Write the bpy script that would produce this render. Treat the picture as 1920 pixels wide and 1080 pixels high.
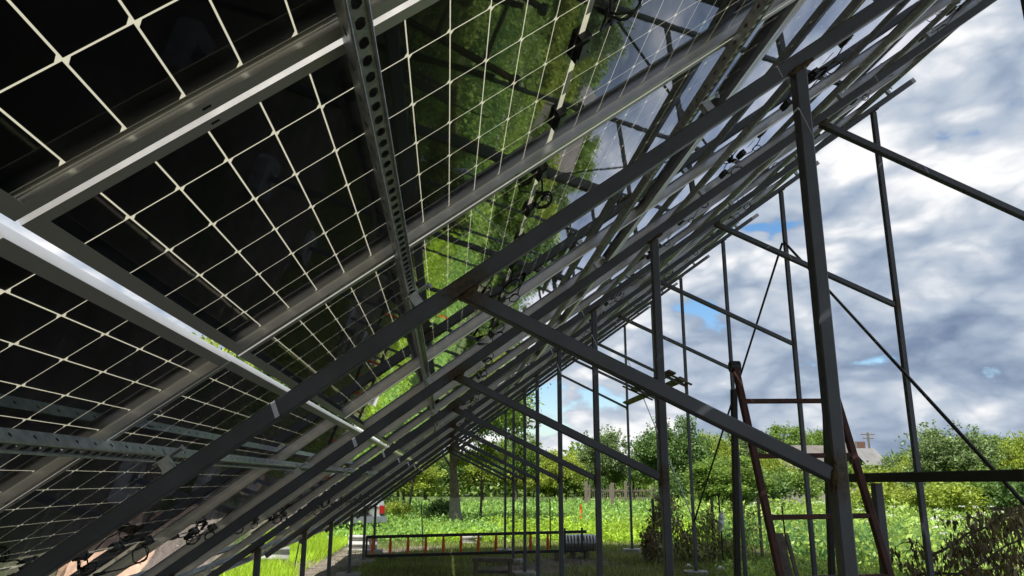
import bpy, bmesh, math, random
import numpy as np
from mathutils import Vector, Matrix

random.seed(7)
rng = np.random.default_rng(7)
for o in list(bpy.data.objects):
    bpy.data.objects.remove(o)
SC = bpy.context.scene
COL = SC.collection

# ------------------------------------------------------------------ camera
H = 1.60                                   # eye height above the ground
FPX, PITCH, YAW, ROLL = 1421.5, 0.2487, 0.0817, 0.0039
F = Vector((math.sin(YAW)*math.cos(PITCH), math.cos(YAW)*math.cos(PITCH), math.sin(PITCH)))
R0 = Vector((math.cos(YAW), -math.sin(YAW), 0)); U0 = R0.cross(F)
RV = R0*math.cos(ROLL) + U0*math.sin(ROLL); UV = -R0*math.sin(ROLL) + U0*math.cos(ROLL)
cam_d = bpy.data.cameras.new('camera'); cam = bpy.data.objects.new('camera', cam_d); COL.objects.link(cam)
cam.matrix_world = Matrix(((RV.x, UV.x, -F.x, 0), (RV.y, UV.y, -F.y, 0), (RV.z, UV.z, -F.z, H), (0, 0, 0, 1)))
cam_d.sensor_width = 36; cam_d.lens = 36*FPX/1920; cam_d.clip_end = 3000; cam_d.clip_start = 0.02
SC.camera = cam

# ------------------------------------------------------------------ sun, sky, exposure
SUN_DIR = Vector((-0.35, -0.36, 0.865)).normalized()
sun_d = bpy.data.lights.new('sun', 'SUN'); sun = bpy.data.objects.new('sun', sun_d); COL.objects.link(sun)
sun_d.energy = 5.0; sun_d.angle = math.radians(0.5); sun_d.color = (1, 0.95, 0.86)
sun.rotation_euler = SUN_DIR.to_track_quat('Z', 'Y').to_euler(); sun.location = (0, 0, 30)

W = bpy.data.worlds.new('World'); SC.world = W; W.use_nodes = True
W.cycles.sampling_method = 'MANUAL'; W.cycles.sample_map_resolution = 512
nt = W.node_tree; nt.nodes.clear()
def N(tree, typ, **kw):
    n = tree.nodes.new(typ)
    for k, v in kw.items():
        if k.startswith('i_'):
            key = k[2:]; key = int(key) if key.isdigit() else key
            n.inputs[key].default_value = v
        else:
            setattr(n, k, v)
    return n
def math_node(tree, op, a, b=None, c=None, clamp=False):
    n = tree.nodes.new('ShaderNodeMath'); n.operation = op; n.use_clamp = clamp
    for i, v in enumerate((a, b, c)):
        if v is None: continue
        if isinstance(v, (int, float)): n.inputs[i].default_value = v
        else: tree.links.new(v, n.inputs[i])
    return n.outputs[0]
def ramp(tree, fac, stops, interp='LINEAR'):
    n = tree.nodes.new('ShaderNodeValToRGB'); n.color_ramp.interpolation = interp
    e = n.color_ramp.elements
    while len(e) < len(stops): e.new(0.5)
    for el, (p, c) in zip(e, stops):
        el.position = p; el.color = c if len(c) == 4 else (*c, 1)
    tree.links.new(fac, n.inputs[0]); return n.outputs[0]
sky = N(nt, 'ShaderNodeTexSky', sky_type='NISHITA', sun_disc=False)
sky.sun_elevation = math.asin(SUN_DIR.z); sky.sun_rotation = math.atan2(SUN_DIR.x, SUN_DIR.y)
hsv = N(nt, 'ShaderNodeHueSaturation', i_Saturation=1.3); nt.links.new(sky.outputs[0], hsv.inputs['Color'])
bg_sky = N(nt, 'ShaderNodeBackground', i_Strength=0.10); nt.links.new(hsv.outputs[0], bg_sky.inputs[0])
tc = N(nt, 'ShaderNodeTexCoord'); sep = N(nt, 'ShaderNodeSeparateXYZ'); rotv = N(nt, 'ShaderNodeVectorRotate', rotation_type='Z_AXIS', i_Angle=math.radians(11.0)); nt.links.new(tc.outputs['Generated'], rotv.inputs[0]); nt.links.new(rotv.outputs[0], sep.inputs[0])
zc = math_node(nt, 'ADD', math_node(nt, 'MAXIMUM', sep.outputs[2], -0.1), 0.80)
px = math_node(nt, 'DIVIDE', sep.outputs[0], zc); py = math_node(nt, 'DIVIDE', sep.outputs[1], zc)
cmb = N(nt, 'ShaderNodeCombineXYZ'); nt.links.new(px, cmb.inputs[0]); nt.links.new(py, cmb.inputs[1])
nt.links.new(math_node(nt, 'MULTIPLY_ADD', sep.outputs[2], 1.6, 13.1), cmb.inputs[2])
def noise(tree, vec, scale, detail=8, rough=0.55, dist=0.0, lac=2.0):
    n = N(tree, 'ShaderNodeTexNoise'); n.inputs['Scale'].default_value = scale; n.inputs['Detail'].default_value = detail
    n.inputs['Roughness'].default_value = rough; n.inputs['Distortion'].default_value = dist; n.inputs['Lacunarity'].default_value = lac
    if vec is not None: tree.links.new(vec, n.inputs['Vector'])
    return n.outputs[0]
def vshift(tree, vec, off):
    n = tree.nodes.new('ShaderNodeVectorMath'); n.operation = 'ADD'; tree.links.new(vec, n.inputs[0]); n.inputs[1].default_value = off
    return n.outputs[0]
cv = cmb.outputs[0]
n_cov = noise(nt, cv, 2.5, 8, 0.60, 0.2)
n_sun = noise(nt, vshift(nt, cv, (-0.05, -0.03, 0.085)), 2.5, 6, 0.60, 0.2)
n_big = noise(nt, vshift(nt, cv, (9.3, 4.1, 1.0)), 1.15, 4, 0.5, 0.0)
puff = N(nt, 'ShaderNodeTexVoronoi', feature='F1', i_Scale=9.0, i_Detail=2.0, i_Roughness=0.55)
wv = N(nt, 'ShaderNodeTexNoise', i_Scale=7.0, i_Detail=3.0); nt.links.new(cv, wv.inputs['Vector'])
wm = nt.nodes.new('ShaderNodeVectorMath'); wm.operation = 'MULTIPLY_ADD'; nt.links.new(wv.outputs['Color'], wm.inputs[0]); wm.inputs[1].default_value = (0.16, 0.16, 0.16); nt.links.new(cv, wm.inputs[2])
nt.links.new(wm.outputs[0], puff.inputs['Vector'])
body = math_node(nt, 'ADD', n_cov, math_node(nt, 'MULTIPLY_ADD', puff.outputs['Distance'], -0.30, 0.14))
cover = ramp(nt, body, [(0.125, (0, 0, 0)), (0.205, (1, 1, 1))], 'EASE')
# a puff is bright where there is less cloud between it and the sun, grey where the deck is thick
lit = math_node(nt, 'MULTIPLY', math_node(nt, 'SUBTRACT', body, n_sun), 1.9)
tone = math_node(nt, 'ADD', lit, math_node(nt, 'MULTIPLY_ADD', n_big, 1.75, -0.245))
tone = math_node(nt, 'SUBTRACT', tone, math_node(nt, 'MULTIPLY', math_node(nt, 'SUBTRACT', n_cov, 0.5), 0.9))
cloud_col = ramp(nt, tone, [(-0.0, (0.19, 0.26, 0.40)), (0.30, (0.37, 0.45, 0.58)), (0.42, (0.48, 0.56, 0.68)), (0.55, (0.60, 0.66, 0.75)), (0.68, (0.84, 0.87, 0.92)), (0.80, (1.04, 1.04, 1.04))])
bg_cl = N(nt, 'ShaderNodeBackground', i_Strength=0.56); nt.links.new(cloud_col, bg_cl.inputs[0])
mixw = N(nt, 'ShaderNodeMixShader'); nt.links.new(cover, mixw.inputs[0]); nt.links.new(bg_sky.outputs[0], mixw.inputs[1]); nt.links.new(bg_cl.outputs[0], mixw.inputs[2])
outw = N(nt, 'ShaderNodeOutputWorld'); nt.links.new(mixw.outputs[0], outw.inputs[0])

SC.render.engine = 'CYCLES'
SC.view_settings.view_transform = 'Standard'; SC.view_settings.look = 'None'
SC.view_settings.exposure = 0.8; SC.view_settings.gamma = 1.0; SC.view_settings.use_curve_mapping = False
SC.cycles.max_bounces = 6; SC.cycles.transparent_max_bounces = 12; SC.cycles.glossy_bounces = 3; SC.cycles.diffuse_bounces = 3
SC.cycles.transmission_bounces = 3; SC.cycles.sample_clamp_indirect = 6.0; SC.cycles.caustics_reflective = False

# ------------------------------------------------------------------ materials
MATS = {}
def mat(name, col, rough=0.6, metal=0.0, var=0.0, vscale=8.0, bump=0.0, bscale=60.0, spec=0.5, island=0.0, rust=None, coord='Object'):
    """principled paint with a second tone by noise, fine relief, and a shade per loose piece"""
    m = bpy.data.materials.new(name); m.use_nodes = True; t = m.node_tree; b = t.nodes['Principled BSDF']
    b.inputs['Roughness'].default_value = rough; b.inputs['Metallic'].default_value = metal
    b.inputs['Specular IOR Level'].default_value = spec
    tcn = t.nodes.new('ShaderNodeTexCoord'); v = tcn.outputs[coord]
    c0 = tuple(col)
    cur = None
    if var > 0:
        nz = noise(t, v, vscale, 6, 0.6)
        cur = ramp(t, nz, [(0.3, tuple(max(0, x*(1-var)) for x in c0)), (0.7, tuple(min(1, x*(1+var)) for x in c0))])
    if rust:
        rc, thr, rs = rust
        nz = noise(t, v, rs, 8, 0.65)
        fac = ramp(t, nz, [(thr, (0, 0, 0)), (thr+0.08, (1, 1, 1))])
        mx = t.nodes.new('ShaderNodeMixRGB'); t.links.new(fac, mx.inputs[0])
        if cur: t.links.new(cur, mx.inputs[1])
        else: mx.inputs[1].default_value = (*c0, 1)
        mx.inputs[2].default_value = (*rc, 1); cur = mx.outputs[0]
    if island > 0:
        g = t.nodes.new('ShaderNodeNewGeometry')
        k = math_node(t, 'MULTIPLY_ADD', g.outputs['Random Per Island'], 2*island, 1-island)
        hs = t.nodes.new('ShaderNodeHueSaturation'); t.links.new(k, hs.inputs['Value'])
        hk = math_node(t, 'MULTIPLY_ADD', g.outputs['Random Per Island'], -0.05*island, 0.5+0.025*island); t.links.new(hk, hs.inputs['Hue'])
        if cur: t.links.new(cur, hs.inputs['Color'])
        else: hs.inputs['Color'].default_value = (*c0, 1)
        cur = hs.outputs[0]
    if cur: t.links.new(cur, b.inputs['Base Color'])
    else: b.inputs['Base Color'].default_value = (*c0, 1)
    if var > 0:
        rn = noise(t, v, vscale*3, 4, 0.6); t.links.new(math_node(t, 'MULTIPLY_ADD', rn, 0.3, rough-0.15, clamp=True), b.inputs['Roughness'])
    if bump > 0:
        bn = t.nodes.new('ShaderNodeBump'); bn.inputs['Strength'].default_value = bump; bn.inputs['Distance'].default_value = 0.01
        t.links.new(noise(t, v, bscale, 6, 0.6), bn.inputs['Height']); t.links.new(bn.outputs[0], b.inputs['Normal'])
    MATS[name] = m; return m
def leaf_mat(name, col, island=0.45, transl=0.4, rough=0.5, vscale=0.6, var=0.3, spec=0.4):
    m = mat(name, col, rough, 0, var, vscale, spec=spec, island=island)
    t = m.node_tree; b = t.nodes['Principled BSDF']; o = t.nodes['Material Output']
    tr = t.nodes.new('ShaderNodeBsdfTranslucent'); mx = t.nodes.new('ShaderNodeMixShader'); mx.inputs[0].default_value = transl
    src = b.inputs['Base Color'].links[0].from_socket
    br = t.nodes.new('ShaderNodeHueSaturation'); br.inputs['Value'].default_value = 1.5; br.inputs['Hue'].default_value = 0.485; t.links.new(src, br.inputs['Color']); t.links.new(br.outputs[0], tr.inputs[0])
    t.links.new(b.outputs[0], mx.inputs[1]); t.links.new(tr.outputs[0], mx.inputs[2]); t.links.new(mx.outputs[0], o.inputs[0])
    return m
def steel_mat(name, col, rough=0.42):
    """grey primer on welded tube; scorched and rusty round the weld, which sits at the object's origin"""
    m = mat(name, col, rough, 0.0, 0.26, 4.0, 0.08, 220, spec=0.5)
    t = m.node_tree; b = t.nodes['Principled BSDF']; tcn = t.nodes['Texture Coordinate']
    ln = t.nodes.new('ShaderNodeVectorMath'); ln.operation = 'LENGTH'; t.links.new(tcn.outputs['Object'], ln.inputs[0])
    d = math_node(t, 'ADD', ln.outputs['Value'], math_node(t, 'MULTIPLY_ADD', noise(t, tcn.outputs['Object'], 26, 6, 0.7), 0.16, -0.08))
    fac = ramp(t, d, [(0.035, (1, 1, 1)), (0.115, (0, 0, 0))])
    rustc = ramp(t, noise(t, tcn.outputs['Object'], 60, 5, 0.7), [(0.35, (0.012, 0.010, 0.008)), (0.5, (0.05, 0.035, 0.015)), (0.66, (0.11, 0.075, 0.035))])
    src = b.inputs['Base Color'].links[0].from_socket
    mx = t.nodes.new('ShaderNodeMixRGB'); t.links.new(fac, mx.inputs[0]); t.links.new(src, mx.inputs[1]); t.links.new(rustc, mx.inputs[2])
    t.links.new(mx.outputs[0], b.inputs['Base Color'])
    return m
M_STEEL = steel_mat('grey_primer_steel', (0.084, 0.094, 0.113))
M_WELD = mat('weld_rust', (0.085, 0.058, 0.026), 0.8, 0.2, 0.8, 60, 0.8, 120)
M_ALU = mat('anodised_aluminium', (0.66, 0.66, 0.65), 0.33, 0.68, 0.05, 3)
M_GALV = mat('galvanised_steel', (0.54, 0.575, 0.59), 0.38, 0.8, 0.28, 30, 0.05, 200)
M_BOLT = mat('zinc_bolt', (0.6, 0.62, 0.63), 0.3, 0.9, 0.1, 40)
M_CELL = mat('solar_cell', (0.003, 0.003, 0.005), 0.35, 0, 0, spec=0.2)
M_BLACK = mat('black_plastic', (0.006, 0.006, 0.006), 0.4, 0, 0.2, 20)
M_RUBBER = mat('black_cable', (0.006, 0.006, 0.006), 0.4, 0, 0, spec=0.4)
M_STICK = mat('clear_sticker', (0.5, 0.52, 0.48), 0.5)
M_CONC = mat('concrete', (0.36, 0.35, 0.33), 0.9, 0, 0.3, 12, 0.5, 60)
M_RUSTRED = mat('rusty_red_steel', (0.085, 0.032, 0.024), 0.65, 0.1, 0.3, 14, 0.3, 90, rust=((0.05, 0.028, 0.02), 0.55, 20))
M_DARKSTEEL = mat('dark_painted_steel', (0.022, 0.022, 0.024), 0.5, 0, 0.3, 10, 0.15, 120)
M_ORANGE = mat('orange_paint', (0.85, 0.13, 0.012), 0.5, 0, 0.25, 20)
M_WOODGREY = mat('weathered_wood', (0.15, 0.125, 0.10), 0.85, 0, 0.4, 14, 0.6, 50)
M_WOODPEACH = mat('peeled_board', (0.55, 0.36, 0.24), 0.8, 0, 0.35, 9, 0.6, 40, rust=((0.12, 0.06, 0.03), 0.6, 7))
M_SLATE = mat('corrugated_slate', (0.36, 0.355, 0.345), 0.8, 0, 0.22, 6, 0.3, 40)
M_DUCT = mat('ribbed_duct', (0.36, 0.37, 0.38), 0.35, 0.8, 0.1, 12)
M_BARK = mat('bark', (0.10, 0.075, 0.055), 0.9, 0, 0.45, 9, 0.9, 22)
M_WHITEWASH = mat('whitewash', (0.20, 0.185, 0.165), 0.9, 0, 0.2, 12, 0.6, 30, rust=((0.18, 0.14, 0.10), 0.6, 10))
M_BRANCH = mat('dry_branch', (0.12, 0.09, 0.065), 0.9, 0, 0.3, 20)
M_BAG = mat('white_plastic_bag', (0.75, 0.76, 0.77), 0.45, 0, 0.06, 10)
M_CAR = mat('silver_car_paint', (0.42, 0.45, 0.45), 0.25, 0.3, 0.05, 4)
M_CARDARK = mat('car_dark_trim', (0.015, 0.016, 0.017), 0.4)
M_CARGLASS = mat('car_glass', (0.02, 0.025, 0.03), 0.08, 0, spec=0.8)
M_LAMP = mat('red_lamp', (0.5, 0.02, 0.02), 0.2)
M_ROOF = mat('old_roof_sheet', (0.115, 0.105, 0.095), 0.85, 0, 0.25, 1.2, 0.3, 6)
M_ROOF2 = mat('grey_roof_sheet', (0.15, 0.15, 0.15), 0.85, 0, 0.2, 1.2, 0.3, 6)
M_WALL = mat('plaster_wall', (0.30, 0.28, 0.25), 0.9, 0, 0.15, 1.5)
M_BRICK = mat('chimney_brick', (0.16, 0.085, 0.06), 0.9, 0, 0.3, 4)
M_WIN = mat('window_glass', (0.03, 0.035, 0.04), 0.1)
M_POLE = mat('pole_wood', (0.13, 0.11, 0.10), 0.85, 0, 0.2, 3)
M_GRASS = leaf_mat('grass_blades', (0.12, 0.22, 0.022), 0.45, 0.4)
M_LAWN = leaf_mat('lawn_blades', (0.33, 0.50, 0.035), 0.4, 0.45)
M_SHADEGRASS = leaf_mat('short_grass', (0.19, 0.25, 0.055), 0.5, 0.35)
M_CROP = leaf_mat('crop_leaf', (0.23, 0.40, 0.09), 0.4, 0.4)
M_CROPY = leaf_mat('bright_crop_leaf', (0.30, 0.46, 0.04), 0.35, 0.45)
M_ONION = leaf_mat('blue_green_leaf', (0.09, 0.23, 0.08), 0.35, 0.35)
M_WEED = leaf_mat('weed_leaf', (0.27, 0.41, 0.085), 0.5, 0.45)
M_FLOWER = leaf_mat('white_umbel', (0.72, 0.74, 0.66), 0.15, 0.3, var=0.05)
M_TREE = [leaf_mat('tree_leaf_mid', (0.15, 0.245, 0.045), 0.5, 0.4), leaf_mat('tree_leaf_yellow', (0.24, 0.32, 0.045), 0.5, 0.42),
          leaf_mat('tree_leaf_dark', (0.095, 0.175, 0.045), 0.5, 0.32), leaf_mat('tree_leaf_blue', (0.14, 0.21, 0.075), 0.5, 0.35)]
M_LITTER = leaf_mat('dry_litter', (0.24, 0.20, 0.15), 0.5, 0.1)
M_DEAD = leaf_mat('dead_leaf', (0.25, 0.205, 0.11), 0.6, 0.04)
M_DEADG = leaf_mat('wilted_leaf', (0.21, 0.195, 0.08), 0.6, 0.06)

# glass sheet: mirror by Fresnel over clear, same from both faces
M_GLASS = bpy.data.materials.new('panel_glass'); M_GLASS.use_nodes = True
t = M_GLASS.node_tree; t.nodes.clear()
ge = t.nodes.new('ShaderNodeNewGeometry')
ior = math_node(t, 'MULTIPLY_ADD', ge.outputs['Backfacing'], 1/1.5-1.5, 1.5)
fr = t.nodes.new('ShaderNodeFresnel'); t.links.new(ior, fr.inputs[0])
tr = t.nodes.new('ShaderNodeBsdfTransparent'); tr.inputs[0].default_value = (0.86, 0.90, 0.86, 1)
gl = t.nodes.new('ShaderNodeBsdfGlossy'); gl.inputs['Roughness'].default_value = 0.02; gl.inputs[0].default_value = (0.80, 0.81, 0.88, 1)
wob = t.nodes.new('ShaderNodeBump'); wob.inputs['Strength'].default_value = 0.012; wob.inputs['Distance'].default_value = 0.01
tcg = t.nodes.new('ShaderNodeTexCoord'); t.links.new(noise(t, tcg.outputs['Object'], 6, 2, 0.5), wob.inputs['Height'])
t.links.new(wob.outputs[0], gl.inputs['Normal'])
# dust film on the underside
df = t.nodes.new('ShaderNodeBsdfDiffuse'); df.inputs[0].default_value = (0.5, 0.48, 0.42, 1)
dust = math_node(t, 'MULTIPLY', ramp(t, noise(t, tcg.outputs['Object'], 5, 7, 0.7), [(0.4, (0, 0, 0)), (0.8, (1, 1, 1))]), 0.012)
mxa = t.nodes.new('ShaderNodeMixShader'); t.links.new(dust, mxa.inputs[0]); t.links.new(tr.outputs[0], mxa.inputs[1]); t.links.new(df.outputs[0], mxa.inputs[2])
mxg = t.nodes.new('ShaderNodeMixShader'); t.links.new(math_node(t, 'MULTIPLY', math_node(t, 'POWER', fr.outputs[0], 1.3), 2.5, clamp=True), mxg.inputs[0]); t.links.new(mxa.outputs[0], mxg.inputs[1]); t.links.new(gl.outputs[0], mxg.inputs[2])
og = t.nodes.new('ShaderNodeOutputMaterial'); t.links.new(mxg.outputs[0], og.inputs[0])

# white printed grid between the cells: light from above glows through it
M_GRID = bpy.data.materials.new('white_grid'); M_GRID.use_nodes = True
t = M_GRID.node_tree; t.nodes.clear()
d1 = t.nodes.new('ShaderNodeBsdfDiffuse'); d1.inputs[0].default_value = (0.62, 0.60, 0.54, 1)
d2 = t.nodes.new('ShaderNodeBsdfTranslucent'); d2.inputs[0].default_value = (0.62, 0.58, 0.48, 1)
m2 = t.nodes.new('ShaderNodeMixShader'); m2.inputs[0].default_value = 0.45
t.links.new(d1.outputs[0], m2.inputs[1]); t.links.new(d2.outputs[0], m2.inputs[2]); og = t.nodes.new('ShaderNodeOutputMaterial'); t.links.new(m2.outputs[0], og.inputs[0])

# ------------------------------------------------------------------ mesh helpers
class MB:
    def __init__(s): s.v = []; s.f = []
    def add(s, vs, fs):
        k = len(s.v); s.v += [tuple(v) for v in vs]; s.f += [tuple(i+k for i in f) for f in fs]; return s
    def box(s, c, d, R=None):
        x, y, z = (q/2 for q in d); c = Vector(c)
        vs = [Vector((a*x, b*y, e*z)) for a, b, e in ((-1,-1,-1),(1,-1,-1),(1,1,-1),(-1,1,-1),(-1,-1,1),(1,-1,1),(1,1,1),(-1,1,1))]
        if R is not None: vs = [R @ v for v in vs]
        return s.add([c+v for v in vs], [(0,3,2,1),(4,5,6,7),(0,1,5,4),(1,2,6,5),(2,3,7,6),(3,0,4,7)])
    def prism(s, p0, p1, prof, side):
        """sweep a profile [(a,b)..] from p0 to p1; a runs along `side`"""
        p0, p1 = Vector(p0), Vector(p1); ax = (p1-p0).normalized(); sd = Vector(side); sd = (sd-ax*sd.dot(ax)).normalized(); up = ax.cross(sd)
        n = len(prof); vs = [p+sd*a+up*b for p in (p0, p1) for a, b in prof]
        return s.add(vs, [tuple(range(n))[::-1], tuple(range(n, 2*n))]+[(i, (i+1) % n, n+(i+1) % n, n+i) for i in range(n)])
    def bar(s, p0, p1, w, h, side=(0, 1, 0), c=0.005):
        w, h = w/2, h/2
        return s.prism(p0, p1, [(-w+c,-h),(w-c,-h),(w,-h+c),(w,h-c),(w-c,h),(-w+c,h),(-w,h-c),(-w,-h+c)], side)
    def tube(s, pts, rad, n=8, cap=True):
        pts = [Vector(p) for p in pts]; rads = rad if hasattr(rad, '__len__') else [rad]*len(pts); vs = []; fs = []
        ref = Vector((0.31, 0.2, 0.93))
        for i, p in enumerate(pts):
            d = (pts[min(i+1, len(pts)-1)]-pts[max(i-1, 0)]).normalized()
            a = d.cross(ref); a = a.normalized() if a.length > 0.05 else d.cross(Vector((1, 0, 0))).normalized(); b = d.cross(a)
            vs += [p+(a*math.cos(q*2*math.pi/n)+b*math.sin(q*2*math.pi/n))*rads[i] for q in range(n)]
        for i in range(len(pts)-1):
            for q in range(n): fs.append((i*n+q, i*n+(q+1) % n, (i+1)*n+(q+1) % n, (i+1)*n+q))
        if cap: fs += [tuple(range(n))[::-1], tuple(range((len(pts)-1)*n, len(pts)*n))]
        return s.add(vs, fs)
    def mesh(s, name, m, smooth=False, origin=None):
        vs = s.v
        if origin is not None: vs = [(a-origin[0], b-origin[1], c-origin[2]) for a, b, c in vs]
        me = bpy.data.meshes.new(name); me.from_pydata([tuple(v) for v in vs], [], s.f); me.materials.append(m)
        if smooth: me.polygons.foreach_set('use_smooth', [True]*len(me.polygons))
        me.update(); return me
    def build(s, name, m, parent=None, smooth=False, origin=None):
        o = link(name, s.mesh(name, m, smooth, origin), parent)
        if origin is not None: o.location = origin
        return o
def link(name, data, parent=None):
    o = bpy.data.objects.new(name, data); COL.objects.link(o)
    if parent is not None: o.parent = parent
    return o
def empty(name, loc=(0, 0, 0)):
    o = link(name, None); o.location = loc; o.empty_display_size = 0.2; return o
def tag(o, label, cat, group=None):
    o['label'] = label; o['category'] = cat
    if group: o['group'] = group
    return o
def kind(o, k): o['kind'] = k; return o
def rel(o, root):
    """o was modelled in world space; hang it under root without moving it"""
    o.parent = root; o.location = Vector(o.location)-Vector(root.location); return o
ORD = ['nearest', 'second', 'third', 'fourth', 'fifth', 'sixth', 'seventh', 'eighth', 'ninth', 'tenth', 'eleventh', 'twelfth', 'thirteenth', 'fourteenth', 'fifteenth', 'sixteenth', 'seventeenth', 'eighteenth', 'nineteenth', 'twentieth']

# ------------------------------------------------------------------ geometry of the solar array (metres)
S, Y1, AL, ZR = 2.237, 2.61, 0.6286, 0.6393+H
XM, XR, XF = 1.358, 4.42, -1.618
CA, SA = math.cos(AL), math.sin(AL)
def pl(s, Y, n=0.0): return Vector((s*CA-n*SA, Y, ZR+s*SA+n*CA))
def YK(k): return Y1+(k-1)*S
NT = 8
PITCHY, PW, PL_ = 1.15, 1.134, 2.256
J2 = 2.199
NB = 0.112
ROWS = [-0.69-PL_, -0.663, 1.606, 3.874]
NEWROT = Matrix(((CA, 0, -SA), (0, 1, 0), (SA, 0, CA)))      # x up the slope, y along the row, z out of the panel
SEC_A = None
def at(px, py, Y):
    """surveyed point: the spot at distance Y down the row that lies on the given line of sight"""
    d = F + RV*((px-960)/FPX) - UV*((py-540)/FPX); d = d*(Y/d.y)
    return Vector((d.x, Y, d.z+H))
def gx(px, Y): return at(px, 900, Y).x

# ------------------------------------------------------------------ ground
def make_ground():
    xs = np.unique(np.concatenate([np.linspace(-400, -30, 14), np.linspace(-30, 50, 100), np.linspace(50, 500, 14)]))
    ys = np.unique(np.concatenate([np.linspace(-150, -10, 8), np.linspace(-10, 70, 100), np.linspace(70, 900, 16)]))
    X, Y = np.meshgrid(xs, ys); Z = 0.035*np.sin(X*0.9+0.4*np.sin(Y*0.7))*np.sin(Y*0.8)+0.02*np.sin(X*2.3+1)*np.sin(Y*1.9)
    Z = np.where((np.abs(X) > 45) | (Y > 65), 0, Z)-0.02
    v = np.stack([X, Y, Z], -1).reshape(-1, 3); nx = len(xs); f = []
    for j in range(len(ys)-1):
        for i in range(nx-1): f.append((j*nx+i, j*nx+i+1, (j+1)*nx+i+1, (j+1)*nx+i))
    m = bpy.data.materials.new('garden_soil'); m.use_nodes = True; t = m.node_tree; b = t.nodes['Principled BSDF']; b.inputs['Roughness'].default_value = 0.95
    g = t.nodes.new('ShaderNodeTexCoord').outputs['Object']
    soil = ramp(t, noise(t, g, 3.5, 8, 0.7), [(0.3, (0.085, 0.068, 0.055)), (0.55, (0.20, 0.165, 0.135)), (0.75, (0.34, 0.29, 0.24))])
    green = ramp(t, noise(t, g, 9, 6, 0.7), [(0.3, (0.03, 0.055, 0.01)), (0.7, (0.085, 0.13, 0.022))])
    patch = noise(t, g, 0.45, 5, 0.6)
    sp = t.nodes.new('ShaderNodeSeparateXYZ'); t.links.new(g, sp.inputs[0])
    far = ramp(t, math_node(t, 'DIVIDE', sp.outputs[1], 100.0), [(0.19, (0, 0, 0)), (0.24, (1, 1, 1))])
    fac = math_node(t, 'ADD', math_node(t, 'MULTIPLY_ADD', far, 0.30, -0.05), patch)
    mx = t.nodes.new('ShaderNodeMixRGB'); t.links.new(ramp(t, fac, [(0.42, (0, 0, 0)), (0.56, (1, 1, 1))]), mx.inputs[0]); t.links.new(soil, mx.inputs[1]); t.links.new(green, mx.inputs[2])
    t.links.new(mx.outputs[0], b.inputs['Base Color'])
    bn = t.nodes.new('ShaderNodeBump'); bn.inputs['Strength'].default_value = 0.9; bn.inputs['Distance'].default_value = 0.05
    t.links.new(noise(t, g, 14, 8, 0.7), bn.inputs['Height']); t.links.new(bn.outputs[0], b.inputs['Normal'])
    me = bpy.data.meshes.new('ground'); me.from_pydata(v.tolist(), [], f); me.materials.append(m)
    me.polygons.foreach_set('use_smooth', [True]*len(f))
    return kind(link('ground', me), 'structure')
make_ground()

# ------------------------------------------------------------------ steel trusses
def weld_mesh(seed, ln, r):
    q = random.Random(seed); mb = MB(); pts = []; rad = []
    for i in range(9):
        a = i/8-0.5; pts.append((a*ln, q.uniform(-.002, .002), q.uniform(-.002, .002))); rad.append(r*q.uniform(0.6, 1.25)*(1.0 if 0 < i < 8 else 0.4))
    mb.tube(pts, rad, 7); return mb.mesh('weld', M_WELD, True)
WELDS = [weld_mesh(i, 0.085, 0.010) for i in range(4)]
def put_weld(root, p, d, i):
    w = link('weld', WELDS[i % 4], root); w.location = Vector(p)-Vector(root.location); w.rotation_euler = Vector(d).to_track_quat('X', 'Z').to_euler()
foot_me = MB()
foot_me.prism((0, 0, -0.15), (0, 0, 0.075), [(-.20, -.18), (.12, -.20), (.19, -.12), (.20, .17), (-.17, .20), (-.21, .06)], (1, 0, 0))
FOOT = foot_me.mesh('concrete_footing', M_CONC)
plate = MB(); plate.box((0, 0, 0.079), (0.12, 0.12, 0.008)); PLATE = plate.mesh('base_plate', M_STEEL)
TL = ['grey welded steel truss nearest the camera, its thick post crossing the picture', 'second grey steel truss from the camera', 'third grey steel truss from the camera',
      'fourth grey steel truss from the camera', 'fifth grey steel truss from the camera', 'sixth grey steel truss from the camera', 'seventh grey steel truss from the camera', 'farthest grey steel truss at the end of the row']
B1S, B1Z, B2S, B2Z = 0.032/CA, 0.024+H, 2.626/CA, 1.726+H
dX = {('M', 1): -.005, ('M', 2): .012, ('M', 3): .018, ('M', 5): -.018, ('M', 6): .012, ('R', 3): .045, ('R', 6): -.03, ('R', 8): -.10, ('F', 5): -.022}
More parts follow.
